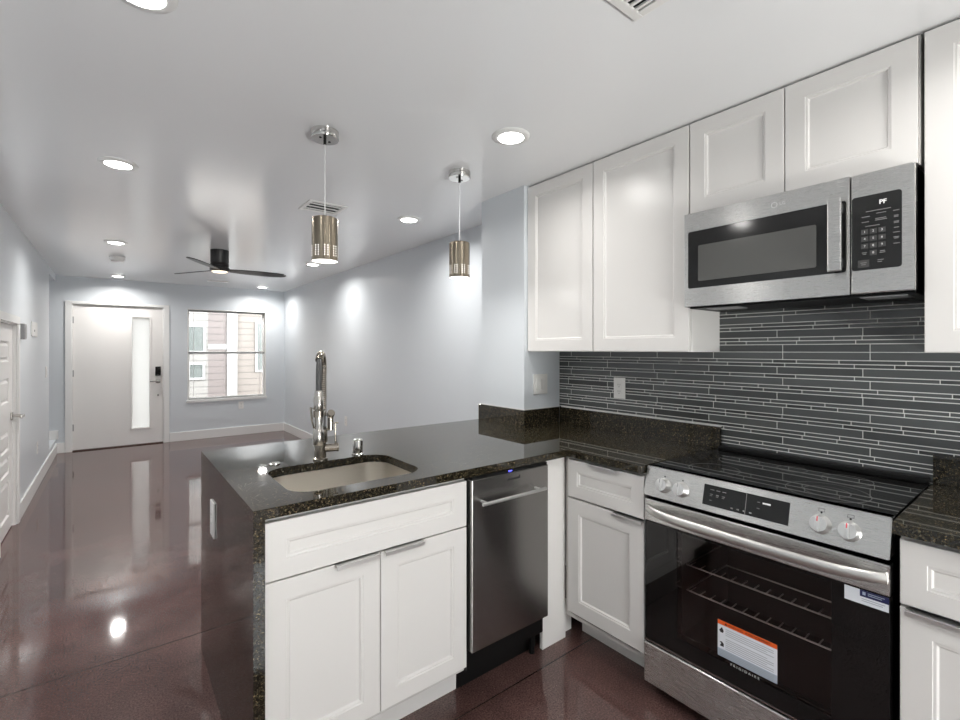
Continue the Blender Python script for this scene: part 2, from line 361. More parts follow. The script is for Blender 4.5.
# frosted lite: cut the slab so that daylight comes through
d1.data.clear_geometry()
slab = MB(FB).box(DX0+.012, gx0, .014, DH-.012, -.075, -.028).box(gx1, DX1-.012, .014, DH-.012, -.075, -.028).box(gx0, gx1, .014, gz0, -.075, -.028).box(gx0, gx1, gz1, DH-.012, -.075, -.028)
bmesh.ops.remove_doubles(slab.bm, verts=slab.bm.verts, dist=1e-5); slab.bm.to_mesh(d1.data); slab.bm.free()
struct('frosted_pane', MB(FB).box(gx0, gx1, gz0, gz1, -.053, -.047), M['frost'], d1)
for z in (1.79, 1.06, .32): struct('hinge', MB(FB).cyl((DX0+.006, z-.045, -.018), (DX0+.006, z+.045, -.018), .008, 10).box(DX0+.001, DX0+.022, z-.045, z+.045, -.029, -.022), M['grey'], d1)
kp = struct('keypad_lock', MB(FB).box(.482, .55, 1.0, 1.135, -.028, .0, .006), M['black'], d1)
struct('keypad', MB(FB).box(.49, .542, 1.03, 1.125, 0, .002, .0008), M['gblack'], kp)
hd = struct('door_handle', MB(FB).box(.487, .545, .893, .951, -.028, -.018, .003).cyl((.516, .922, -.02), (.516, .922, .028), .011, 16).box(.415, .526, .912, .932, .02, .034, .004), M['steel'], d1)
struct('lock_cylinder', MB(FB).cyl((.516, .71, -.03), (.516, .71, -.02), .012, 16), M['steel'], d1)

# ------------------------------------------------------------------ closet door (door_2) in the left wall
FLW = F((XL, 0, 0), (0, 1, 0), (0, 0, 1))
ph = [(.12, .395), (.445, .578), (.622, .772), (.985, 1.167), (1.295, 1.448)]
PA, PB = D2a+.16, D2b-.158
d2 = struct('door_2', MB(FLW).prism([(D2a+.012, .012), (D2b-.012, .012), (D2b-.012, D2h-.012), (D2a+.012, D2h-.012)], [[(PA, a), (PB, a), (PB, b), (PA, b)] for a, b in ph], -.055, -.02), M['door'])
d2['label'] = 'white low closet door with five raised panels in the left wall'
for a, b in ph:
    struct('raised_panel', MB(FLW).panel(PA, PB, a, b, .05, [(0, -.021), (.006, -.032), (.016, -.032), (.034, -.022)]), M['door'], d2)
struct('door_casing', MB(FLW).box(D2a-.062, D2a, 0, D2h+.06, 0, .018, .004).box(D2b, D2b+.062, 0, D2h+.06, 0, .018, .004).box(D2a, D2b, D2h, D2h+.06, 0, .018, .004)
       .box(D2a, D2a+.01, 0, D2h, -.1, 0).box(D2b-.01, D2b, 0, D2h, -.1, 0).box(D2a+.01, D2b-.01, D2h-.01, D2h, -.1, 0), M['white'], d2)
hy = 5.115
struct('door_handle', MB(FLW).box(hy-.03, hy+.03, .835, .895, -.02, -.01, .003).cyl((hy, .865, -.012), (hy, .865, .05), .011, 14).box(hy-.115, hy+.012, .855, .877, .04, .056, .004), M['steel'], d2)
for z in (1.38, .25): struct('hinge', MB(FLW).cyl((D2a+.008, z-.045, -.012), (D2a+.008, z+.045, -.012), .009, 10), M['grey'], d2)

# ------------------------------------------------------------------ window_1
wf = MB(FB)
J = .012
wf.box(WX0, WX0+J, WZ0, WZ1, -.15, .004, .002).box(WX1-J, WX1, WZ0, WZ1, -.15, .004, .002).box(WX0+J, WX1-J, WZ1-J, WZ1, -.15, .002, .002)
wf.box(WX0-.012, WX1+.012, WZ0-.03, WZ0+.012, -.15, .018, .004)
win = struct('window_1', wf, M['white'])
win['label'] = 'sash window beside the front door looking at a neighbouring house'
mid = 1.338
def sash(name, z0, z1, o0, rail):
    s_ = struct(name, MB(FB).box(WX0+J, WX0+J+.022, z0, z1, o0, o0+.03, .003).box(WX1-J-.022, WX1-J, z0, z1, o0, o0+.03, .003).box(WX0+J+.022, WX1-J-.022, z0, z0+rail, o0, o0+.03, .003).box(WX0+J+.022, WX1-J-.022, z1-rail, z1, o0, o0+.03, .003), M['white'], win)
    struct('pane', MB(FB).box(WX0+J+.02, WX1-J-.02, z0+rail-.002, z1-rail+.002, o0+.012, o0+.017), M['glass'], s_)
    return s_
sash('upper_sash', mid-.015, WZ1-J, -.135, .022); sash('lower_sash', WZ0+.012, mid+.018, -.1, .026)
struct('meeting_rail', MB(FB).box(WX0+J, WX1-J, mid-.018, mid+.012, -.07, -.062, .002), M['grey'], win)
struct('blind_headrail', MB(FB).box(WX0+J+.002, WX1-J-.002, WZ1-J-.022, WZ1-J-.002, -.06, -.03, .003), M['grey'], win)
struct('bottom_bar', MB(FB).box(WX0+J+.01, WX1-J-.01, WZ0+.013, WZ0+.027, -.055, -.035, .003), M['grey'], win)
for x in (.97, 1.42, 1.92): struct('blind_cord', MB(FB).cyl((x, WZ0+.025, -.045), (x, WZ1-J-.02, -.045), .0022, 6), M['cord'], win)

# ------------------------------------------------------------------ wall plates on the setting's walls
def outlet(name, FR, r, u, label, wdt=.076, hgt=.118, kind='duplex', gangs=1):
    t = thing(name, label, 'outlet' if kind == 'duplex' else 'switch', FR @ Vector((r, u-hgt/2, 0)))
    build('cover_plate', MB(FR).box(r-wdt/2, r+wdt/2, u-hgt/2, u+hgt/2, .0002, .006, .002), M['plastic'], t)
    for g in range(gangs):
        rc = r+(g-(gangs-1)/2)*.046
        if kind == 'duplex':
            b = build('receptacle', MB(FR).box(rc-.017, rc+.017, u-.034, u+.034, .005, .008, .0012), M['plastic'], t)
            sl = MB(FR)
            for du in (-.019, .019):
                sl.box(rc-.008, rc-.006, u+du-.004, u+du+.006, .0078, .0084).box(rc+.005, rc+.007, u+du-.004, u+du+.006, .0078, .0084).cyl((rc, u+du-.011, .0078), (rc, u+du-.011, .0084), .0025, 8)
            build('slots', sl, M['slot'], b)
        else:
            build('rocker', MB(FR).box(rc-.0165, rc+.0165, u-.033, u+.033, .005, .0095, .002), M['plastic'], t)
    return t
FT = F((XR, 0, 0), (0, -1, 0), (0, 0, 1)); FST = F((0, YS0, 0), (1, 0, 0), (0, 0, 1)); FRW = F((XRW, 0, 0), (0, -1, 0), (0, 0, 1)); FWF = F((.317, 0, 0), (0, -1, 0), (0, 0, 1))
outlet('wall_outlet', FT, -1.604, 1.164, 'white outlet set in the dark mosaic tile splashback')
outlet('light_switch', FST, 2.095, 1.168, 'white two-gang switch plate on the grey return wall beside the splashback', .122, .125, 'rocker', 2)
outlet('wall_outlet', FB, 1.63, .484, 'white outlet on the front wall below the window')
outlet('wall_outlet', FRW, -5.68, .485, 'white outlet low on the long right wall behind the faucet')
outlet('wall_outlet', FLW, 6.46, .395, 'white outlet low on the left wall past the closet door')
outlet('light_switch', FLW, 7.25, 1.13, 'white switch plate at the far end of the left wall', .15, .125, 'rocker', 2)
t = outlet('wall_outlet', FWF, -2.155, .698, 'white outlet on the granite end panel of the peninsula', .085, .14)
t = thing('thermostat', 'white square control plate on the left wall, beyond the grey box', 'thermostat', (XL, 6.2, 1.5))
build('cover_plate', MB(FLW).box(6.02, 6.38, 1.51, 1.65, .0002, .012, .004), M['plastic'], t)
build('button', MB(FLW).cyl((6.16, 1.565, .011), (6.16, 1.565, .0135), .012, 12), M['slot'], t)
t = thing('door_chime', 'small grey box on the left wall next to the closet door casing', 'wall box', (XL, 5.42, 1.47))
build('housing', MB(FLW).box(5.37, 5.47, 1.47, 1.60, .0002, .03, .004), M['grey'], t)
build('face_cover', MB(FLW).box(5.378, 5.462, 1.482, 1.588, .0295, .033, .0015), M['grey'], t)

# ================================================================== OUTSIDE: the neighbouring house
YN = 13.0
struct('ground_outside', MB().box(-14, 18, YB+.16, 30, -.3, -.15), M['paving'])
struct('ground_rear_added', MB().box(-8, 10, -14, YREAR-.1, -.2, -.02), M['paving'])  # unseen rear ground, added to cover the bright sky below the horizon
struct('wall_sky_block', MB().box(-8, 10, -5.7, -5.5, -.02, 2.2), M['paving'])  # unseen wall, added to block low sky from the granite reflections
nh = thing('neighbouring_house', 'neighbouring house with beige and mauve siding seen through the window', 'house', (2, YN, -.15))
build('wall', MB().box(-9, 12, YN+.08, YN+5, -.15, 5.5), M['sid_beige'], nh)
build('cream_bay', MB().box(.2, 1.80, YN, YN+.08, -.15, 5.5), M['sid_cream'], nh)
build('mauve_bay', MB().box(1.80, 2.21, YN+.01, YN+.08, -.15, 5.5), M['sid_brown'], nh)
build('corner_trim', MB().box(2.21, 2.434, YN-.03, YN+.08, -.15, 5.5), M['outwhite'], nh)
build('belt_trim', MB().box(1.80, 2.21, YN-.01, YN+.02, 1.40, 1.52), M['outwhite'], nh)
for (a, b, z0, z1) in ((1.30, 1.70, 1.36, 1.93), (1.42, 1.68, .72, 1.03), (2.92, 3.30, .86, 2.06)):
    yw = YN if b < 2 else YN+.08
    fo = MB().box(a-.05, a, yw-.04, yw, z0-.05, z1+.05).box(b, b+.05, yw-.04, yw, z0-.05, z1+.05).box(a, b, yw-.04, yw, z0-.05, z0).box(a, b, yw-.04, yw, z1, z1+.05)
    wn = build('window', fo, M['outwhite'], nh); build('pane', MB().box(a, b, yw-.015, yw-.002, z0, z1), M['outglass'], wn)

# ================================================================== CABINET PARTS
SH = lambda fw: [(0, -.0015), (.0015, 0), (fw-.014, 0), (fw-.0125, -.0025), (fw-.006, -.003), (fw-.002, -.0085), (fw, -.009)]
def shaker(name, FR, r0, r1, u0, u1, parent, fw=.07):
    return build(name, MB(FR).panel(r0, r1, u0, u1, .019, SH(fw)), M['cab'], parent)
def edge_pull(FR, r0, r1, u, parent):
    b = MB(FR).box(r0, r1, u-.0005, u+.0015, -.016, .02, .0004, 1).box(r0, r1, u-.012, u+.0015, .018, .0205, .0006, 1)
    return build('handle', b, M['pull'], parent)
def carcass(FR, r0, r1, u0, u1, depth, t=.018):
    return MB(FR).box(r0+t, r1-t, u1-.04, u1, -.045, -.0205).box(r0, r0+t, u0, u1, -depth, -.02).box(r1-t, r1, u0, u1, -depth, -.02).box(r0+t, r1-t, u0, u0+t, -depth, -.02).box(r0+t, r1-t, u0+t, u1, -depth, -depth+.006)
# sink base cabinet
FP = F((0, 1.485, 0), (1, 0, 0), (0, 0, 1))
t = thing('sink_base_cabinet', 'white base cabinet under the sink with false drawer front and two doors', 'cabinet', (.726, 1.8, 0))
build('carcass', carcass(FP, .351, 1.098, .105, CB-.001, .585).box(.369, 1.08, .69, .71, -.05, -.02), M['carc'], t)
shaker('false_drawer_front', FP, .353, 1.097, .687, .864, t, .074)
dl = shaker('door', FP, .353, .7245, .128, .682, t, .075); edge_pull(FP, .565, .716, .682, dl)
dr = shaker('door', FP, .7275, 1.097, .128, .682, t, .075); edge_pull(FP, .739, .895, .682, dr)
build('toe_kick', MB(FP).box(.351, 1.098, 0, .105, -.09, -.075), M['cab'], t)
# dishwasher
t = thing('dishwasher', 'narrow dark stainless dishwasher between sink cabinet and corner', 'dishwasher', (1.33, 1.75, 0))
DW = F((0, 1.462, 0), (1, 0, 0), (0, 0, 1))
build('tub', MB(DW).box(1.106, 1.536, .10, CB-.004, -.56, -.035), M['black'], t)
dd = build('door', MB(DW).box(1.106, 1.535, .187, .868, -.034, 0, .004), M['ss_x'], t)
hb = MB(DW).cyl((1.126, .78, .043), (1.478, .78, .043), .0068, 16)
for x in (1.152, 1.45): hb.cyl((x, .78, 0), (x, .78, .043), .005, 12)
build('handle', hb, M['pull'], dd)
build('badge', MB(DW).box(1.292, 1.362, .836, .844, 0, .0008).box(1.357, 1.362, .844, .849, 0, .0008), M['ink'], dd)
build('control_strip', MB(DW).box(1.108, 1.533, .869, .8785, -.034, -.006), M['black'], t)
build('status_light', MB(DW).box(1.302, 1.322, .871, .8755, -.006, -.0052), M['bluled'], t)
build('kick_plate', MB(DW).box(1.102, 1.548, .0, .178, -.105, -.095), M['black'], t)
build('foot', MB(DW).cyl((1.50, 0, -.07), (1.50, .1, -.07), .013, 12), M['black'], t)
# corner filler
t = thing('corner_filler', 'white filler board between dishwasher and the inner corner', 'cabinet filler', (1.63, 1.53, 0))
build('board', MB().box(1.553, 1.71, 1.515, 1.533, 0, CB-.001, .001), M['cab'], t)
build('toe_return', MB().box(1.71, 1.785, 1.545, 1.56, 0, .15), M['cab'], t)
# base cabinet left of range
FRR = F((1.69, 0, 0), (0, -1, 0), (0, 0, 1))
t = thing('base_cabinet', 'white drawer and door base cabinet in the corner left of the range', 'cabinet', (1.97, 1.28, 0))
build('carcass', carcass(FRR, -1.51, -1.079, .115, CB-.001, .575), M['carc'], t)
dr = shaker('drawer', FRR, -1.482, -1.080, .693, .868, t, .068); edge_pull(FRR, -1.352, -1.199, .868, dr)
dr = shaker('door', FRR, -1.482, -1.080, .150, .684, t, .078); edge_pull(FRR, -1.225, -1.082, .684, dr)
build('toe_kick', MB(FRR).box(-1.50, -1.079, 0, .115, -.14, -.125), M['cab'], t)
# base cabinet right of range
t = thing('base_cabinet', 'white drawer and door base cabinet to the right of the range', 'cabinet', (1.97, .05, 0))
build('carcass', carcass(FRR, -.298, .25, .115, CB-.001, .575), M['carc'], t)
dr = shaker('drawer', FRR, -.297, .248, .690, .865, t, .068); edge_pull(FRR, -.17, .12, .865, dr)
dr = shaker('door', FRR, -.297, .248, .150, .681, t, .078); edge_pull(FRR, -.285, -.13, .681, dr)
build('toe_kick', MB(FRR).box(-.298, .25, 0, .115, -.14, -.125), M['cab'], t)
# upper cabinets
FU = F((1.983, 0, 0), (0, -1, 0), (0, 0, 1))
UB = 1.372
def upper(label, r0, r1, u0, doors, fws=.078):
    t = thing('upper_cabinet', label, 'cabinet', (2.13, -(r0+r1)/2, u0))
    build('carcass', MB(FU).box(r0, r1, u0, CEIL-.002, -.285, -.021), M['cab'], t)
    for a, b in doors: shaker('door', FU, a, b, u0+.002, CEIL-.012, t, fws)
    return t
upper('tall two-door white wall cabinet next to the grey stub wall', -2.062, -1.046, UB, [(-2.060, -1.5715), (-1.5655, -1.048)])
upper('short two-door white wall cabinet above the microwave', -1.044, -.303, 1.967, [(-1.042, -.678), (-.674, -.306)])
upper('tall white wall cabinet at the right edge, beside the microwave', -.293, .21, UB, [(-.291, .208)])

# ================================================================== COUNTERTOPS
t = thing('granite_countertop', 'dark granite peninsula countertop with waterfall end and sink cut-out', 'countertop', (.95, 1.95, CB))
hole = rrect(.455, .952, 1.553, 1.945, .085)
outer = [(.317, 1.4666), (1.669, 1.4666), (1.669, 1.0775), (2.268, 1.0775), (2.268, 2.063), (1.956, 2.063), (1.956, 2.4905), (.317, 2.4905)]
build('slab', MB().prism(outer, [hole], CB, CT), M['granite'], t)
build('waterfall_panel', MB().box(.317, .349, 1.4666, 2.4905, 0, CB-.0003), M['granite'], t)
build('upstand', MB().box(2.25, 2.268, 1.037, 2.045, CT+.0003, 1.0165, .0015), M['granite'], t)
build('upstand', MB().box(1.94, 2.2495, 2.045, 2.063, CT+.0003, 1.0165, .0015), M['granite'], t)
build('upstand', MB().box(1.938, 1.956, 2.0632, 2.4905, CT+.0003, 1.0165, .0015), M['granite'], t)
build('caulk_strip', MB().box(2.2665, 2.2685, 1.037, 2.045, 1.0168, 1.020).box(1.958, 2.25, 2.060, 2.0635, 1.0168, 1.020).box(1.953, 1.9565, 2.06, 2.4905, 1.0168, 1.020), M['plastic'], t)
t = thing('granite_countertop', 'short dark granite countertop to the right of the range', 'countertop', (1.97, .05, CB))
build('slab', MB().box(1.662, 2.268, -.25, .3085, CB, CT, .001), M['granite'], t)
build('upstand', MB().box(2.25, 2.268, -.25, .3085, CT+.0003, 1.0165, .0015), M['granite'], t)
t = thing('peninsula_back_panel', 'white back panel under the far overhang of the granite peninsula', 'panel', (1.1, 2.1, 0))
build('board', MB().box(.351, 1.955, 2.09, 2.105, 0, CB-.001), M['cab'], t)

# sink
t = thing('kitchen_sink', 'undermount stainless steel sink set in the granite peninsula', 'sink', (.70, 1.75, .69))
def loft(mb, loops, cap=True):
    tb = bmesh.new(); R = [[tb.verts.new((x, y, z)) for x, y in lp] for lp, z in loops]
    for A, B in zip(R, R[1:]):
        n = len(A)
        for i in range(n):
            f = tb.faces.new([A[i], A[(i+1) % n], B[(i+1) % n], B[i]]); f.smooth = True
    if cap: tb.faces.new(R[-1])
    for f in tb.faces: f.normal_update()
    vm = {v: mb.bm.verts.new(mb.M @ v.co) for v in tb.verts}
    for f in tb.faces:
        g = mb.bm.faces.new([vm[v] for v in f.verts]); g.smooth = f.smooth
    tb.free(); return mb
rr = lambda k, r: rrect(.455+k, .952-k, 1.553+k, 1.945-k, r)
lo = [(rr(-.02, .1), CB-.001), (rr(-.02, .1), CB-.0035), (rr(-.006, .09), CB-.0035), (rr(-.006, .09), CB-.006), (rr(-.002, .085), .75), (rr(.006, .08), .72), (rr(.02, .07), .702), (rr(.045, .06), .698), (rr(.18, .01), .695)]
build('basin', loft(MB(), lo), M['sink'], t)
dn = build('drain', MB().lathe([(.045, .6955), (.045, .698), (.038, .6985), (.03, .6965), (0, .6965)], (.70, 1.77, 0), n=28), M['chrome'], t)
# faucet
fx, fy = .692, 1.985
t = thing('kitchen_faucet', 'tall brushed nickel spring faucet standing behind the sink', 'faucet', (fx, fy, CT))
build('base', MB().lathe([(.030, CT+.0003), (.030, CT+.006), (.0245, CT+.010), (.0235, .985), (.0275, .988), (.029, .994), (.029, 1.035), (.026, 1.04), (.0245, 1.044), (.0245, 1.055), (.012, 1.058)], (fx, fy, 0)), M['nickel'], t)
hv = build('handle', MB().cyl((fx+.015, fy-.004, .962), (fx+.068, fy-.018, .962), .017, 20).cyl((fx+.066, fy-.0175, .962), (fx+.072, fy-.019, .962), .0185, 20), M['nickel'], t)
build('lever', MB().tube([(fx+.06, fy-.016, .975), (fx+.06, fy-.016, 1.01), (fx+.059, fy-.016, 1.066)], [.0045, .004, .0038], 10).cyl((fx+.045, fy-.016, 1.067), (fx+.072, fy-.016, 1.067), .0035, 10), M['nickel'], hv)
# riser, arch and spring
dirv = Vector((-.43, -.90, 0)).normalized(); R = .082; zt = 1.28
path = [Vector((fx+.012, fy, z)) for z in (1.05, 1.1, 1.15, 1.2, 1.25)]
cc = Vector((fx+.012, fy, zt))+dirv*R
for i in range(0, 13):
    a = math.pi-i*math.pi/12
    path.append(cc+dirv*R*math.cos(a)+Vector((0, 0, R*math.sin(a))))
end = path[-1]
path += [Vector((end.x, end.y, z)) for z in (1.25, 1.21)]
build('hose', MB().tube(path, .0105, 12), M['hose'], t)
def helix(path, r, pitch, n=10, wr=.0026):
    # resample
    seg = [0]
    for a, b in zip(path, path[1:]): seg.append(seg[-1]+(b-a).length)
    L = seg[-1]; N = int(L/pitch*n); pts = []
    prev = Vector((1, 0, 0))
    for k in range(N+1):
        s_ = L*k/N; i = max(j for j in range(len(seg)-1) if seg[j] <= s_+1e-9); f = (s_-seg[i])/(seg[i+1]-seg[i])
        p = path[i].lerp(path[i+1], f); d = (path[i+1]-path[i]).normalized()
        u = (prev-d*prev.dot(d)).normalized(); prev = u; v = d.cross(u); a = 2*math.pi*k/n
        pts.append(p+u*r*math.cos(a)+v*r*math.sin(a))
    return pts
build('spring', MB().tube(helix(path[1:-5], .0135, .0085), .0026, 6), M['nickel'], t)
sx_, sy_ = end.x, end.y
sh = build('spray_head', MB().lathe([(.012, 1.222), (.0145, 1.218), (.0145, 1.2), (.0185, 1.195), (.0185, 1.15), (.0165, 1.147), (.0162, 1.07), (.0195, 1.066), (.0205, 1.05), (.0205, 1.012), (.0185, 1.008), (0, 1.008)], (sx_, sy_, 0)), M['steel'], t)
build('trigger', MB().tube([(sx_-.016, sy_, 1.15), (sx_-.032, sy_-.005, 1.158), (sx_-.028, sy_-.006, 1.11), (sx_-.019, sy_-.003, 1.075)], [.004, .004, .004, .003], 8), M['nickel'], sh)
build('docking_arm', MB().tube([(fx+.012, fy, 1.11), (fx+.0, fy-.05, 1.125), (sx_+.02, sy_+.01, 1.13)], .006, 10).lathe([(.0205, 1.118), (.0205, 1.142), (.0178, 1.142), (.0178, 1.118), (.0205, 1.118)], (sx_, sy_, 0), caps=False), M['nickel'], t)
build('side_post', MB().cyl((fx+.045, fy+.004, 1.035), (fx+.045, fy+.004, 1.1), .0125, 18).cyl((fx+.045, fy+.004, 1.1), (fx+.043, fy-.012, 1.112), .016, 18).tube([(fx+.012, fy, 1.04), (fx+.045, fy+.004, 1.04)], .006, 8), M['nickel'], t)
# accessories on the counter
solo('air_gap_cap', MB().lathe([(.026, CT+.0003), (.026, CT+.004), (.0222, CT+.007), (.0222, .975), (.0205, .981), (.017, .984), (0, .984)], (.859, 1.983, 0)), M['chrome'], 'short chrome cylinder cap on the granite right of the faucet', 'air gap')
solo('hole_cover', MB().lathe([(.023, CT+.0003), (.023, CT+.003), (.019, CT+.0065), (0, CT+.007)], (.517, 2.023, 0)), M['chrome'], 'flat round chrome hole cover on the granite left of the faucet', 'hole cover')

# ================================================================== TILE SPLASHBACK
tb = MB()
tb.mi = 3; tb.box(XR+.0016, XR+.0115, -.45, YS0, .86, 2.0); 
rows = []
seq_dn = 'WNNWNWNNWNNWNNWNNWNNWNN'; seq_up = 'WNNWNNWNNWNNWNNW'
H = {'W': .0305, 'N': .0135}; G = .0028
z = UB
for k in seq_dn:
    z1 = z-G/2; z0 = z1-H[k]+G/2; rows.append((k, z0, z1)); z = z0-G/2-.0006
    if z < .87: break
z = UB
for k in seq_up:
    z0 = z+G/2; z1 = z0+H[k]-G/2; rows.append((k, z0, z1)); z = z1+G/2+.0006
    if z > 1.66: break
rnd = random.Random(3); wi = 0
for k, z0, z1 in rows:
    y = YS0
    if k == 'W': y = YS0+.10+(wi % 2)*.022-.2; wi += 1; y0s = YS0
    else: y0s = YS0
    first = True; yc = YS0
    while yc > -.44:
        if k == 'W': L = (YS0-y if first else .296)
        else: L = rnd.choice([.09, .12, .148, .2, .24])*(rnd.uniform(.4, 1) if first else 1)
        a, b = max(-.44, yc-L+G/2), yc-G/2; first = False
        if b-a > .006:
            tb.mi = rnd.choices([0, 1, 2], [.5, .3, .2] if k == 'N' else [.65, .3, .05])[0]
            tb.box(XR+.0008, XR+.0022, a, b, z0, z1, .0006, 1)
        yc -= L
sp = build('tile_splashback', tb, M['tile']+[M['grout']]); center(sp)
sp['label'] = 'dark grey linear mosaic tile splashback with pale grout behind the range'; sp['category'] = 'splashback'

# ================================================================== RANGE
RY0, RY1 = .3155, 1.0725                                         # right and left ends
t = thing('electric_range', 'stainless slide-in electric range with black glass top and oven door', 'range', (1.97, .694, 0))
FG = F((1.684, 0, 0), (0, -1, 0), (0, 0, 1)); r0, r1 = -RY1, -RY0
bd = MB()   # body shell around the oven cavity
bd.box(1.73, 2.245, RY0+.012, RY0+.03, .05, .903).box(1.73, 2.245, RY1-.03, RY1-.012, .05, .903).box(2.225, 2.245, RY0+.03, RY1-.03, .05, .903)
bd.box(1.73, 2.225, RY0+.03, RY1-.03, .05, .07).box(1.73, 2.225, RY0+.03, RY1-.03, .80, .82).box(1.73, 1.75, RY0+.03, RY1-.03, .07, .22)
build('body', bd, M['black'], t)
cv = MB().box(1.725, 2.13, RY1-.13, RY1-.12, .27, .77).box(1.725, 2.13, RY0+.12, RY0+.13, .27, .77).box(2.12, 2.13, RY0+.13, RY1-.13, .27, .77).box(1.725, 2.12, RY0+.13, RY1-.13, .27, .28).box(1.725, 2.12, RY0+.13, RY1-.13, .76, .77)
cav = build('oven_cavity', cv, M['dark'], t)
for z in (.542, .443):
    rk = MB().tube([(1.765, RY1-.132, z), (1.765, RY0+.132, z)], .0032, 8).tube([(2.10, RY1-.132, z), (2.10, RY0+.132, z)], .0032, 8)
    rk.tube([(1.765, RY0+.133, z), (2.10, RY0+.133, z)], .0032, 8).tube([(1.765, RY1-.133, z), (2.10, RY1-.133, z)], .0032, 8)
    for i in range(13):
        y = RY0+.15+i*(RY1-RY0-.30)/12; rk.tube([(1.762, y, z+.0045), (1.80, y, z+.0045)], .0022, 6)
    rko = build('oven_rack', rk, M['rack'], cav)
ck = build('cooktop', MB().box(1.709, 2.262, RY0, RY1, .9035, .9125, .002), M['cook'], t)
rg = MB()
for (x, y, r) in ((1.86, .88, .09), (1.86, .51, .115), (2.08, .88, .075), (2.08, .51, .075), (2.10, .69, .05)):
    for q in (r, r*.55) if r > .1 else (r,): rg.lathe([(q-.0008, .9126), (q+.0008, .9126), (q+.0008, .9128), (q-.0008, .9128), (q-.0008, .9126)], (x, y, 0), n=48, caps=False)
build('burner_marks', rg, M['faint'], ck)
build('rear_trim', MB().box(2.225, 2.264, RY0+.002, 1.034, .9127, .934, .004), M['black'], ck)
# slanted control panel
tb_ = bmesh.new()
pr_ = [(1.703, .914), (1.6725, .803), (1.74, .803), (1.74, .914)]
A = [tb_.verts.new((x, RY0, z)) for x, z in pr_]; B = [tb_.verts.new((x, RY1, z)) for x, z in pr_]
for i in range(4): tb_.faces.new([A[i], A[(i+1) % 4], B[(i+1) % 4], B[i]])
tb_.faces.new(A); tb_.faces.new(B[::-1]); bmesh.ops.bevel(tb_, geom=tb_.edges[:], offset=.0025, segments=2, affect='EDGES')
cp = build('control_panel', MB()._in(tb_), M['ss_y'], t)
FC = F((1.6725, 0, .803), (0, -1, 0), (.0305, 0, .111)); PH = .1151
build('display', MB(FC).box(-.836, -.562, .022, .094, 0, .0016, .0006), M['gblack'], cp)
def mark(*b): build('display_mark', MB(FC).box(*b), M['faint'], cp)
class _D:
    def box(s, *b): mark(*b); return s
dt = _D()
for i in range(3):
    dt.box(-.812+i*.021, -.799+i*.021, .077, .0795, .0017, .0020)
    dt.box(-.812+i*.021, -.802+i*.021, .061, .0635, .0017, .0020).box(-.812+i*.021, -.804+i*.021, .056, .058, .0017, .0020)
dt.box(-.812, -.804, .040, .042, .0017, .002)
for i in range(4): dt.box(-.738+i*.02, -.730+i*.02, .030, .0345, .0017, .002)
dt.box(-.656, -.648, .072, .074, .0017, .002).box(-.656, -.648, .052, .054, .0017, .002)
build('display_caption', MB(FC).box(-.640, -.616, .070, .0755, .0017, .002), M['print'], cp)
build('display_divider', MB(FC).box(-.692, -.690, .024, .092, .0016, .0019), M['faint'], cp)
for rx in (-.9905, -.918, -.478, -.4065):
    k = build('knob', MB(FC).lathe([(.0285, 0), (.0285, .003), (.0255, .006), (.0235, .024), (.0215, .027), (0, .027)], (rx, .052, 0), n=36).box(rx-.006, rx+.006, .052-.023, .052+.023, .02, .036, .003), M['pull'], cp)
    build('pointer', MB(FC).box(rx-.0016, rx+.0016, .060, .074, .0361, .0366), M['red'] if rx > -.6 else M['grey'], k)
for rx in (-.9905, -.918, -.478, -.4065):
    pm = MB(FC); pm.cyl((rx, .0865, 0), (rx, .0865, .0004), .003, 10)
    if rx > -.6: pm.box(rx-.008, rx-.0072, .090, .098, 0, .0004).box(rx+.0072, rx+.008, .090, .098, 0, .0004).box(rx-.008, rx+.008, .098, .0988, 0, .0004).box(rx-.008, rx+.008, .0892, .09, 0, .0004)
    build('panel_mark', pm, M['ink'], cp)
# oven door
od = build('oven_door', MB(FG).box(r0, r1, .698, .786, -.04, 0, .004), M['ss_y'], t)
wy0, wy1, wz0, wz1 = -.937, -.451, .285, .69
build('glass_front', MB(FG).box(r0+.001, wy0, .224, .697, -.04, -.0015, .001).box(wy1, r1-.001, .224, .697, -.04, -.0015, .001).box(wy0, wy1, .224, wz0, -.04, -.0015).box(wy0, wy1, wz1, .697, -.04, -.0015), M['gblack'], od)
build('door_window', MB(FG).box(wy0, wy1, wz0, wz1, -.006, -.0018), M['ovenglass'], od)
build('bottom_trim', MB(FG).box(r0, r1, .2185, .2238, -.04, .0), M['steel'], od)
hp = []
for i in range(25):
    f = i/24; y = -1.058+f*(.733); bow = .042*(1-(2*f-1)**6)+.010*(1-(2*f-1)**2)
    hp.append((y, .748, .004+bow))
build('handle', MB(FG).tube(hp, .0165, 14, ry=.009, up=(0, 1, 0)), M['handle'], od)
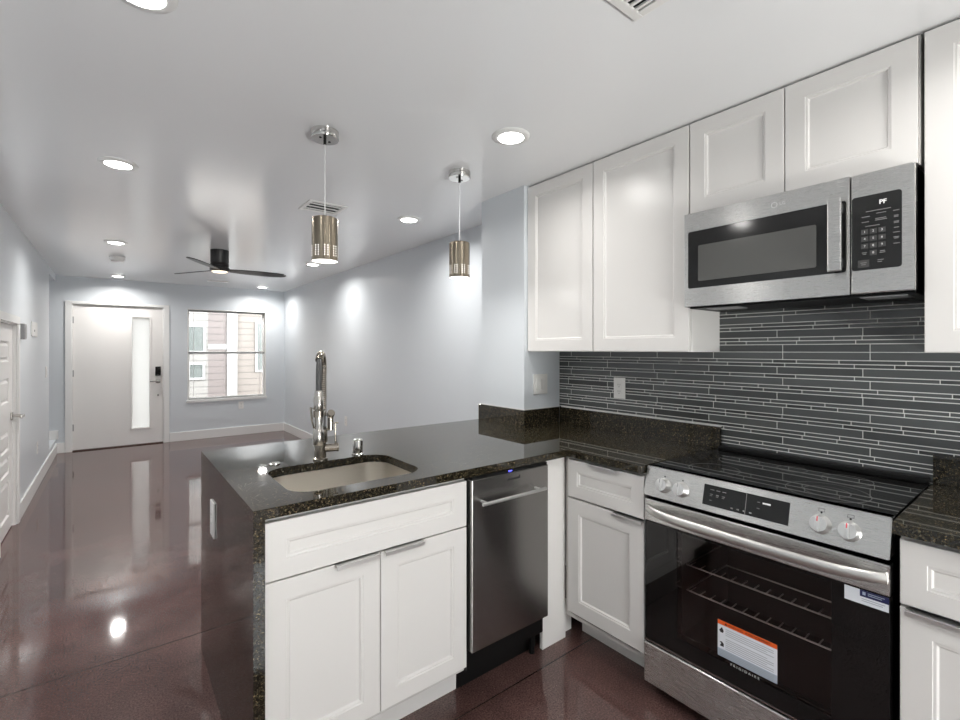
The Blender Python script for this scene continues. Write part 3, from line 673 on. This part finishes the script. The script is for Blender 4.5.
# warning label on the glass
o_ = -.0013
lb = build('warning_label', MB(FG).box(-.784, -.595, .302, .4285, -.0015, o_), M['paper'], od)
build('header_band', MB(FG).box(-.784, -.595, .4135, .4285, o_, o_+.0002), M['orange'], lb)
text('header_text', '\u25B2WARNING  AVERTISSEMENT', .0115, at(FG, -.688, .4205, o_+.0005), M['ink'], lb, xs=.92)
ln_ = MB(FG)
for i in range(11):
    z = .403-i*.0068
    if i == 4: continue
    ln_.box(-.757, -.605-(.02 if i % 3 == 2 else 0), z-.0009, z+.0009, o_, o_+.0002)
for i in range(4): ln_.box(-.778, -.603, .322-i*.0055, .3236-i*.0055, o_+.0002, o_+.0004)
build('fine_print', ln_, M['inkgrey'], lb)
build('footer_band', MB(FG).box(-.784, -.595, .302, .329, o_, o_+.0002), M['bluegrey'], lb)
build('pictogram', MB(FG).poly([(-.779, .392, o_+.0003), (-.774, .386, o_+.0003), (-.766, .386, o_+.0003), (-.763, .394, o_+.0003), (-.769, .406, o_+.0003)]), M['ink'], lb)
build('pictogram', MB(FG).poly([(-.777, .338, o_+.0003), (-.763, .338, o_+.0003), (-.763, .349, o_+.0003), (-.769, .355, o_+.0003), (-.777, .353, o_+.0003), (-.772, .347, o_+.0003)]), M['ink'], lb)
text('maker_name', 'F R I G I D A I R E', .0125, at(FG, -.694, .2895, -.0011), M['print'], od, xs=.98)
ql = build('registration_label', MB(FG).box(-.419, -.319, .654, .695, -.0015, o_), M['paper'], od)
build('navy_band', MB(FG).box(-.383, -.319, .676, .695, o_, o_+.0002), M['navy'], ql)
build('band_print', MB(FG).box(-.377, -.370, .6815, .6905, o_+.0002, o_+.0004).box(-.365, -.328, .6875, .6895, o_+.0002, o_+.0004).box(-.365, -.334, .6825, .6845, o_+.0002, o_+.0004), M['bluegrey'], ql)
build('fine_print', MB(FG).box(-.379, -.327, .669, .6705, o_, o_+.0002).box(-.379, -.332, .6635, .665, o_, o_+.0002), M['inkgrey'], ql)
build('storage_drawer', MB(FG).box(r0, r1, .055, .213, -.045, .006, .004), M['ss_y'], t)
for x, y in ((1.76, RY0+.06), (1.76, RY1-.06), (2.2, RY0+.06), (2.2, RY1-.06)): build('foot', MB().cyl((x, y, 0), (x, y, .052), .018, 14), M['black'], t)

# ================================================================== MICROWAVE
MY0, MY1, MZ0, MZ1 = .3045, 1.0435, 1.566, 1.9625
t = thing('microwave_oven', 'stainless over-the-range microwave mounted under the wall cabinets', 'microwave', (2.1, .674, MZ0))
FM = F((1.94, 0, 0), (0, -1, 0), (0, 0, 1)); a0, a1 = -MY1, -MY0; ys = -.466
build('body', MB(FM).box(a0+.004, a1-.004, MZ0+.006, MZ1-.002, -.328, -.034), M['black'], t)
def ringed(FR, x0, x1, z0, z1, hx0, hx1, hz0, hz1, o0, o1, rad):
    return MB(FR).prism([(x0, z0), (x1, z0), (x1, z1), (x0, z1)], [rrect(hx0, hx1, hz0, hz1, rad, 5)], o0, o1)
dm = build('door', ringed(FM, a0, ys-.0015, MZ0, MZ1, -1.028, ys-.012, 1.643, 1.885, -.033, 0, .008), M['ss_y'], t)
build('door_glass', MB(FM).box(-1.03, ys-.010, 1.641, 1.887, -.02, -.0025), M['mglass'], dm)
build('window', MB(FM).prism(rrect(-.985, -.563, 1.672, 1.822, .006, 4), [], -.0026, -.0018), M['mwin'], dm)
hh = MB(FM).box(-.521, -.481, 1.645, 1.891, .030, .040, .004).box(-.515, -.487, 1.66, 1.69, -.002, .031).box(-.515, -.487, 1.846, 1.876, -.002, .031)
build('handle', hh, M['ss_y'], dm)
build('brand_mark', MB(FM).lathe([(.0105, 0), (.0105, .0008), (.0085, .0008), (.0085, 0), (.0105, 0)], (-.695, 1.922, 0), n=28, caps=False), M['print'], dm)
text('brand_letter', 'LG', .016, at(FM, -.668, 1.922, .0012), M['print'], dm)
ct = build('control_panel', MB(FM).box(ys+.0015, a1, MZ0, MZ1, -.033, 0, .004), M['ss_y'], t)
build('keypad', MB(FM).prism(rrect(ys+.004, -.336, 1.643, 1.886, .009, 5), [], -.002, .0012), M['mglass'], ct)
text('clock_display', 'PF', .019, at(FM, -.382, 1.857, .0016), M['print'], ct, bold=.0006)
for i, ch in enumerate('123456789'):
    cx_, cz_ = -.428+(i % 3)*.022, 1.768-(i//3)*.0235
    kb = build('key', MB(FM).box(cx_-.009, cx_+.009, cz_-.008, cz_+.008, .0012, .0016), M['slot'], ct)
    text('digit', ch, .010, at(FM, cx_, cz_, .0019), M['print'], kb)
kb = build('key', MB(FM).box(-.406-.009, -.406+.009, 1.6895, 1.7055, .0012, .0016), M['slot'], ct); text('digit', '0', .010, at(FM, -.406, 1.6975, .0019), M['print'], kb)
kb = build('key', MB(FM).box(-.446, -.416, 1.652, 1.676, .0012, .0016, .0003), M['slot'], ct)
for (x0, x1, zc) in ((-.425, -.362, 1.833), (-.436, -.415, 1.817), (-.398, -.374, 1.823), (-.436, -.417, 1.800), (-.401, -.374, 1.806), (-.401, -.372, 1.801), (-.426, -.390, 1.785),
                     (-.357, -.342, 1.822), (-.355, -.344, 1.806), (-.355, -.344, 1.802), (-.355, -.343, 1.787), (-.355, -.343, 1.783), (-.355, -.343, 1.768), (-.357, -.341, 1.753), (-.356, -.342, 1.738), (-.354, -.344, 1.734), (-.356, -.341, 1.718),
                     (-.435, -.422, 1.700), (-.433, -.424, 1.695), (-.389, -.377, 1.700), (-.390, -.376, 1.695), (-.439, -.423, 1.667), (-.437, -.425, 1.661), (-.395, -.380, 1.672), (-.395, -.384, 1.666)):
    build('key_caption', MB(FM).box(x0, x1, zc-.0012, zc+.0012, .0013, .0018), M['faint'], ct)
bp_ = build('bottom_plate', MB(FM).box(a0+.006, a1-.006, MZ0-.006, MZ0+.005, -.325, -.036), M['black'], t)
gv = MB(FM)
for i in range(14): gv.box(-.455+i*.009, -.450+i*.009, MZ0-.0085, MZ0-.006, -.17, -.06)
for i in range(8): gv.box(-.455, -.333, MZ0-.0085, MZ0-.0062, -.168+i*.0145, -.164+i*.0145)
build('vent_grille', gv, M['pull'], bp_)
gv = MB(FM)
for i in range(14): gv.box(-.98+i*.009, -.975+i*.009, MZ0-.0085, MZ0-.006, -.17, -.06)
build('vent_grille', gv, M['grey'], bp_)

# ================================================================== CEILING FITTINGS
def downlight(loc, label):
    x, y = loc; z = CEIL
    t = thing('recessed_light', label, 'ceiling light', (x, y, z), 'round recessed ceiling lights')
    build('trim_ring', MB().lathe([(.088, z-.0002), (.088, z-.003), (.084, z-.007), (.064, z-.011), (.06, z-.0105), (.06, z-.0002)], (x, y, 0), n=40, caps=False), M['white'], t)
    build('lens', MB().lathe([(.0605, z-.0105), (.05, z-.0145), (.03, z-.0175), (0, z-.0185)], (x, y, 0), n=32, caps=False), M['led'], t)
    return t
LIGHTS = [((1.459, 1.628), 'recessed light nearest the wall cabinets'),
          ((.018, 3.16), 'recessed light on the left row, second from the front of the picture'),
          ((.058, 1.60), 'recessed light cut off by the top edge of the picture'),
          ((1.772, 3.14), 'recessed light between the two hanging pendants'),
          ((1.82, 5.47), 'recessed light right beside the shade of the left pendant'),
          ((.015, 5.48), 'recessed light in front of the smoke detector, left row'),
          ((.044, 7.96), 'recessed light above the front door, behind the smoke detector'),
          ((1.852, 7.95), 'recessed light near the window, behind the ceiling fan')]
L0 = downlight(*LIGHTS[0])
for loc, lab in LIGHTS[1:]: dup(L0, (loc[0], loc[1], CEIL), lab)
for loc in ((.059, .1), (1.495, .1), (.059, -1.4), (1.495, -1.4)): dup(L0, (loc[0], loc[1], CEIL), 'unseen recessed light added behind the viewer')  # out-of-view downlights, added to light the near end of the room
ALL = [l for l, _ in LIGHTS]+[(.059, .1), (1.495, .1), (.059, -1.4), (1.495, -1.4)]
for i, (x, y) in enumerate(ALL):
    li = bpy.data.lights.new('downlight_beam', 'AREA'); li.shape = 'DISK'; li.size = .12; li.energy = LAMP_W if y > 2.5 else LAMP_W*.42; li.spread = math.radians(160); li.color = LAMP_COL
    lo_ = bpy.data.objects.new('downlight_beam', li); C.objects.link(lo_); lo_.location = (x, y, CEIL-.021)

# pendants
def pendant(x, y, label):
    t = thing('pendant_light', label, 'pendant light', (x, y, CEIL), 'cylinder pendants over the peninsula')
    z = CEIL
    cn = build('canopy', MB().lathe([(.062, z-.0003), (.062, z-.033), (.059, z-.037), (0, z-.037)], (x, y, 0), n=40), M['chrome'], t)
    build('canopy_screws', MB().cyl((x-.025, y-.012, z-.037), (x-.025, y-.012, z-.0385), .006, 10).cyl((x+.025, y+.012, z-.037), (x+.025, y+.012, z-.0385), .006, 10).cyl((x, y, z-.06), (x, y, z-.037), .007, 10), M['black'], cn)
    build('cord', MB().cyl((x, y, 1.985), (x, y, z-.05), .0028, 8), M['cord'], t)
    # shade: thin shell with rows of holes near the rim (dots stand proud as lit perforations)
    zt_, zb = 1.983, 1.786; r = .058
    sh_ = build('lamp_shade', MB().lathe([(0, zt_), (.054, zt_), (r, zt_-.004), (r, zb), (r-.0015, zb), (r-.0015, zt_-.006), (0, zt_-.006)], (x, y, 0), n=64, caps=False), M['shade'], t)
    hb_ = MB()
    for j in range(5):
        for i in range(26):
            a = 2*math.pi*(i+.5*(j % 2)*0)/26; zz = zb+.022+j*.0105
            if (i % 3) == 2: continue
            c = Vector((x+r*math.cos(a), y+r*math.sin(a), zz)); n_ = Vector((math.cos(a), math.sin(a), 0))
            hb_.lathe([(.0028, 0), (.0028, .0004), (0, .0004)], c, n_, 6)
    build('perforations', hb_, M['perf'], sh_)
    build('diffuser', MB().lathe([(r-.002, zb+.004), (r-.002, zb+.002), (0, zb+.002)], (x, y, 0), n=40, caps=False), M['bulb'], t)
    return t
P0 = pendant(.76, 2.12, 'brushed cylinder pendant hanging above the faucet, the nearer left one')
dup(P0, (1.528, 2.137, CEIL), 'brushed cylinder pendant hanging by the grey stub wall')
for x, y in ((.76, 2.12), (1.528, 2.137)):
    li = bpy.data.lights.new('pendant_beam', 'AREA'); li.shape = 'DISK'; li.size = .11; li.energy = 1.6; li.color = LAMP_COL
    lo_ = bpy.data.objects.new('pendant_beam', li); C.objects.link(lo_); lo_.location = (x, y, 1.774)

# ceiling fan
fxc, fyc = .835, 5.3
t = thing('ceiling_fan', 'black three-blade ceiling fan mounted flush to the ceiling', 'ceiling fan', (fxc, fyc, CEIL))
build('mount', MB().lathe([(.082, CEIL-.0003), (.082, CEIL-.12), (.079, CEIL-.124), (.079, CEIL-.13), (.082, CEIL-.134), (.082, CEIL-.165), (.07, CEIL-.172), (0, CEIL-.172)], (fxc, fyc, 0), n=40), M['fan'], t)
build('hub', MB().lathe([(.072, CEIL-.172), (.088, CEIL-.176), (.088, CEIL-.205), (.08, CEIL-.212), (.07, CEIL-.212)], (fxc, fyc, 0), n=40), M['fan'], t)
build('light_lens', MB().lathe([(.072, CEIL-.2125), (.06, CEIL-.222), (0, CEIL-.225)], (fxc, fyc, 0), n=32, caps=False), M['fanled'], t)
for k in range(3):
    ang = math.radians(0+120*k); zb = CEIL-.197
    Mb = Matrix.Translation((fxc, fyc, zb)) @ Matrix.Rotation(ang, 4, 'Z') @ Matrix.Rotation(math.radians(-11), 4, 'X')
    tb_ = bmesh.new(); prof = [(.075, .03), (.14, .045), (.25, .06), (.4, .064), (.53, .058), (.6, .045), (.635, .018)]
    up_, dn_ = [], []
    for q, zo in ((1, .004), (-1, -.004)):
        lst = up_ if q > 0 else dn_
        for x, h in prof: lst.append((tb_.verts.new((x, h, zo)), tb_.verts.new((x, -h, zo))))
    for L_ in (up_, dn_):
        for a, b in zip(L_, L_[1:]): tb_.faces.new([a[0], b[0], b[1], a[1]])
    for a, b, c, d in zip(up_, up_[1:], dn_, dn_[1:]):
        tb_.faces.new([a[0], b[0], d[0], c[0]]); tb_.faces.new([a[1], b[1], d[1], c[1]])
    tb_.faces.new([up_[0][0], up_[0][1], dn_[0][1], dn_[0][0]]); tb_.faces.new([up_[-1][0], up_[-1][1], dn_[-1][1], dn_[-1][0]])
    m_ = MB(Mb); m_._in(tb_); build('blade', m_, M['fanblade'], t)
# smoke detector
t = thing('smoke_detector', 'round white smoke detector on the ceiling between two recessed lights', 'smoke detector', (.03, 6.36, CEIL))
build('base_ring', MB().lathe([(.07, CEIL-.0003), (.07, CEIL-.012), (.064, CEIL-.014)], (.03, 6.36, 0), n=32), M['plastic'], t)
build('cover', MB().lathe([(.062, CEIL-.014), (.06, CEIL-.04), (.05, CEIL-.048), (0, CEIL-.048)], (.03, 6.36, 0), n=32), M['plastic'], t)
# vents
def vent(x0, x1, y0, y1, label, bars):
    z = CEIL; t = thing('ceiling_vent', label, 'vent', ((x0+x1)/2, (y0+y1)/2, z)); e = .028
    build('frame', MB().box(x0, x1, y0, y0+e, z-.008, z-.0003, .002).box(x0, x1, y1-e, y1, z-.008, z-.0003, .002).box(x0, x0+e, y0+e, y1-e, z-.008, z-.0003, .002).box(x1-e, x1, y0+e, y1-e, z-.008, z-.0003, .002), M['plastic'], t)
    build('duct_opening', MB().box(x0+e, x1-e, y0+e, y1-e, z-.002, z-.0003), M['black'], t)
    lv = MB(); ax = bars[0]; n_ = bars[1]
    for i in range(n_):
        f = (i+.5)/n_
        if ax == 'x': xc = x0+e+f*(x1-x0-2*e); lv.box(xc-.005, xc+.005, y0+e, y1-e, z-.0075, z-.0022)
        else: yc = y0+e+f*(y1-y0-2*e); lv.box(x0+e, x1-e, yc-.005, yc+.005, z-.0075, z-.0022)
    build('louvres', lv, M['plastic'], t)
    return t
vent(1.02, 1.285, 3.13, 3.375, 'square ceiling vent just behind the left pendant', ('y', 3))
vent(.93, 1.24, .50, .822, 'ceiling vent at the top edge of the picture above the kitchen', ('x', 10))
vent(1.06, 1.32, 7.62, 7.74, 'small ceiling vent beyond the ceiling fan', ('x', 8))
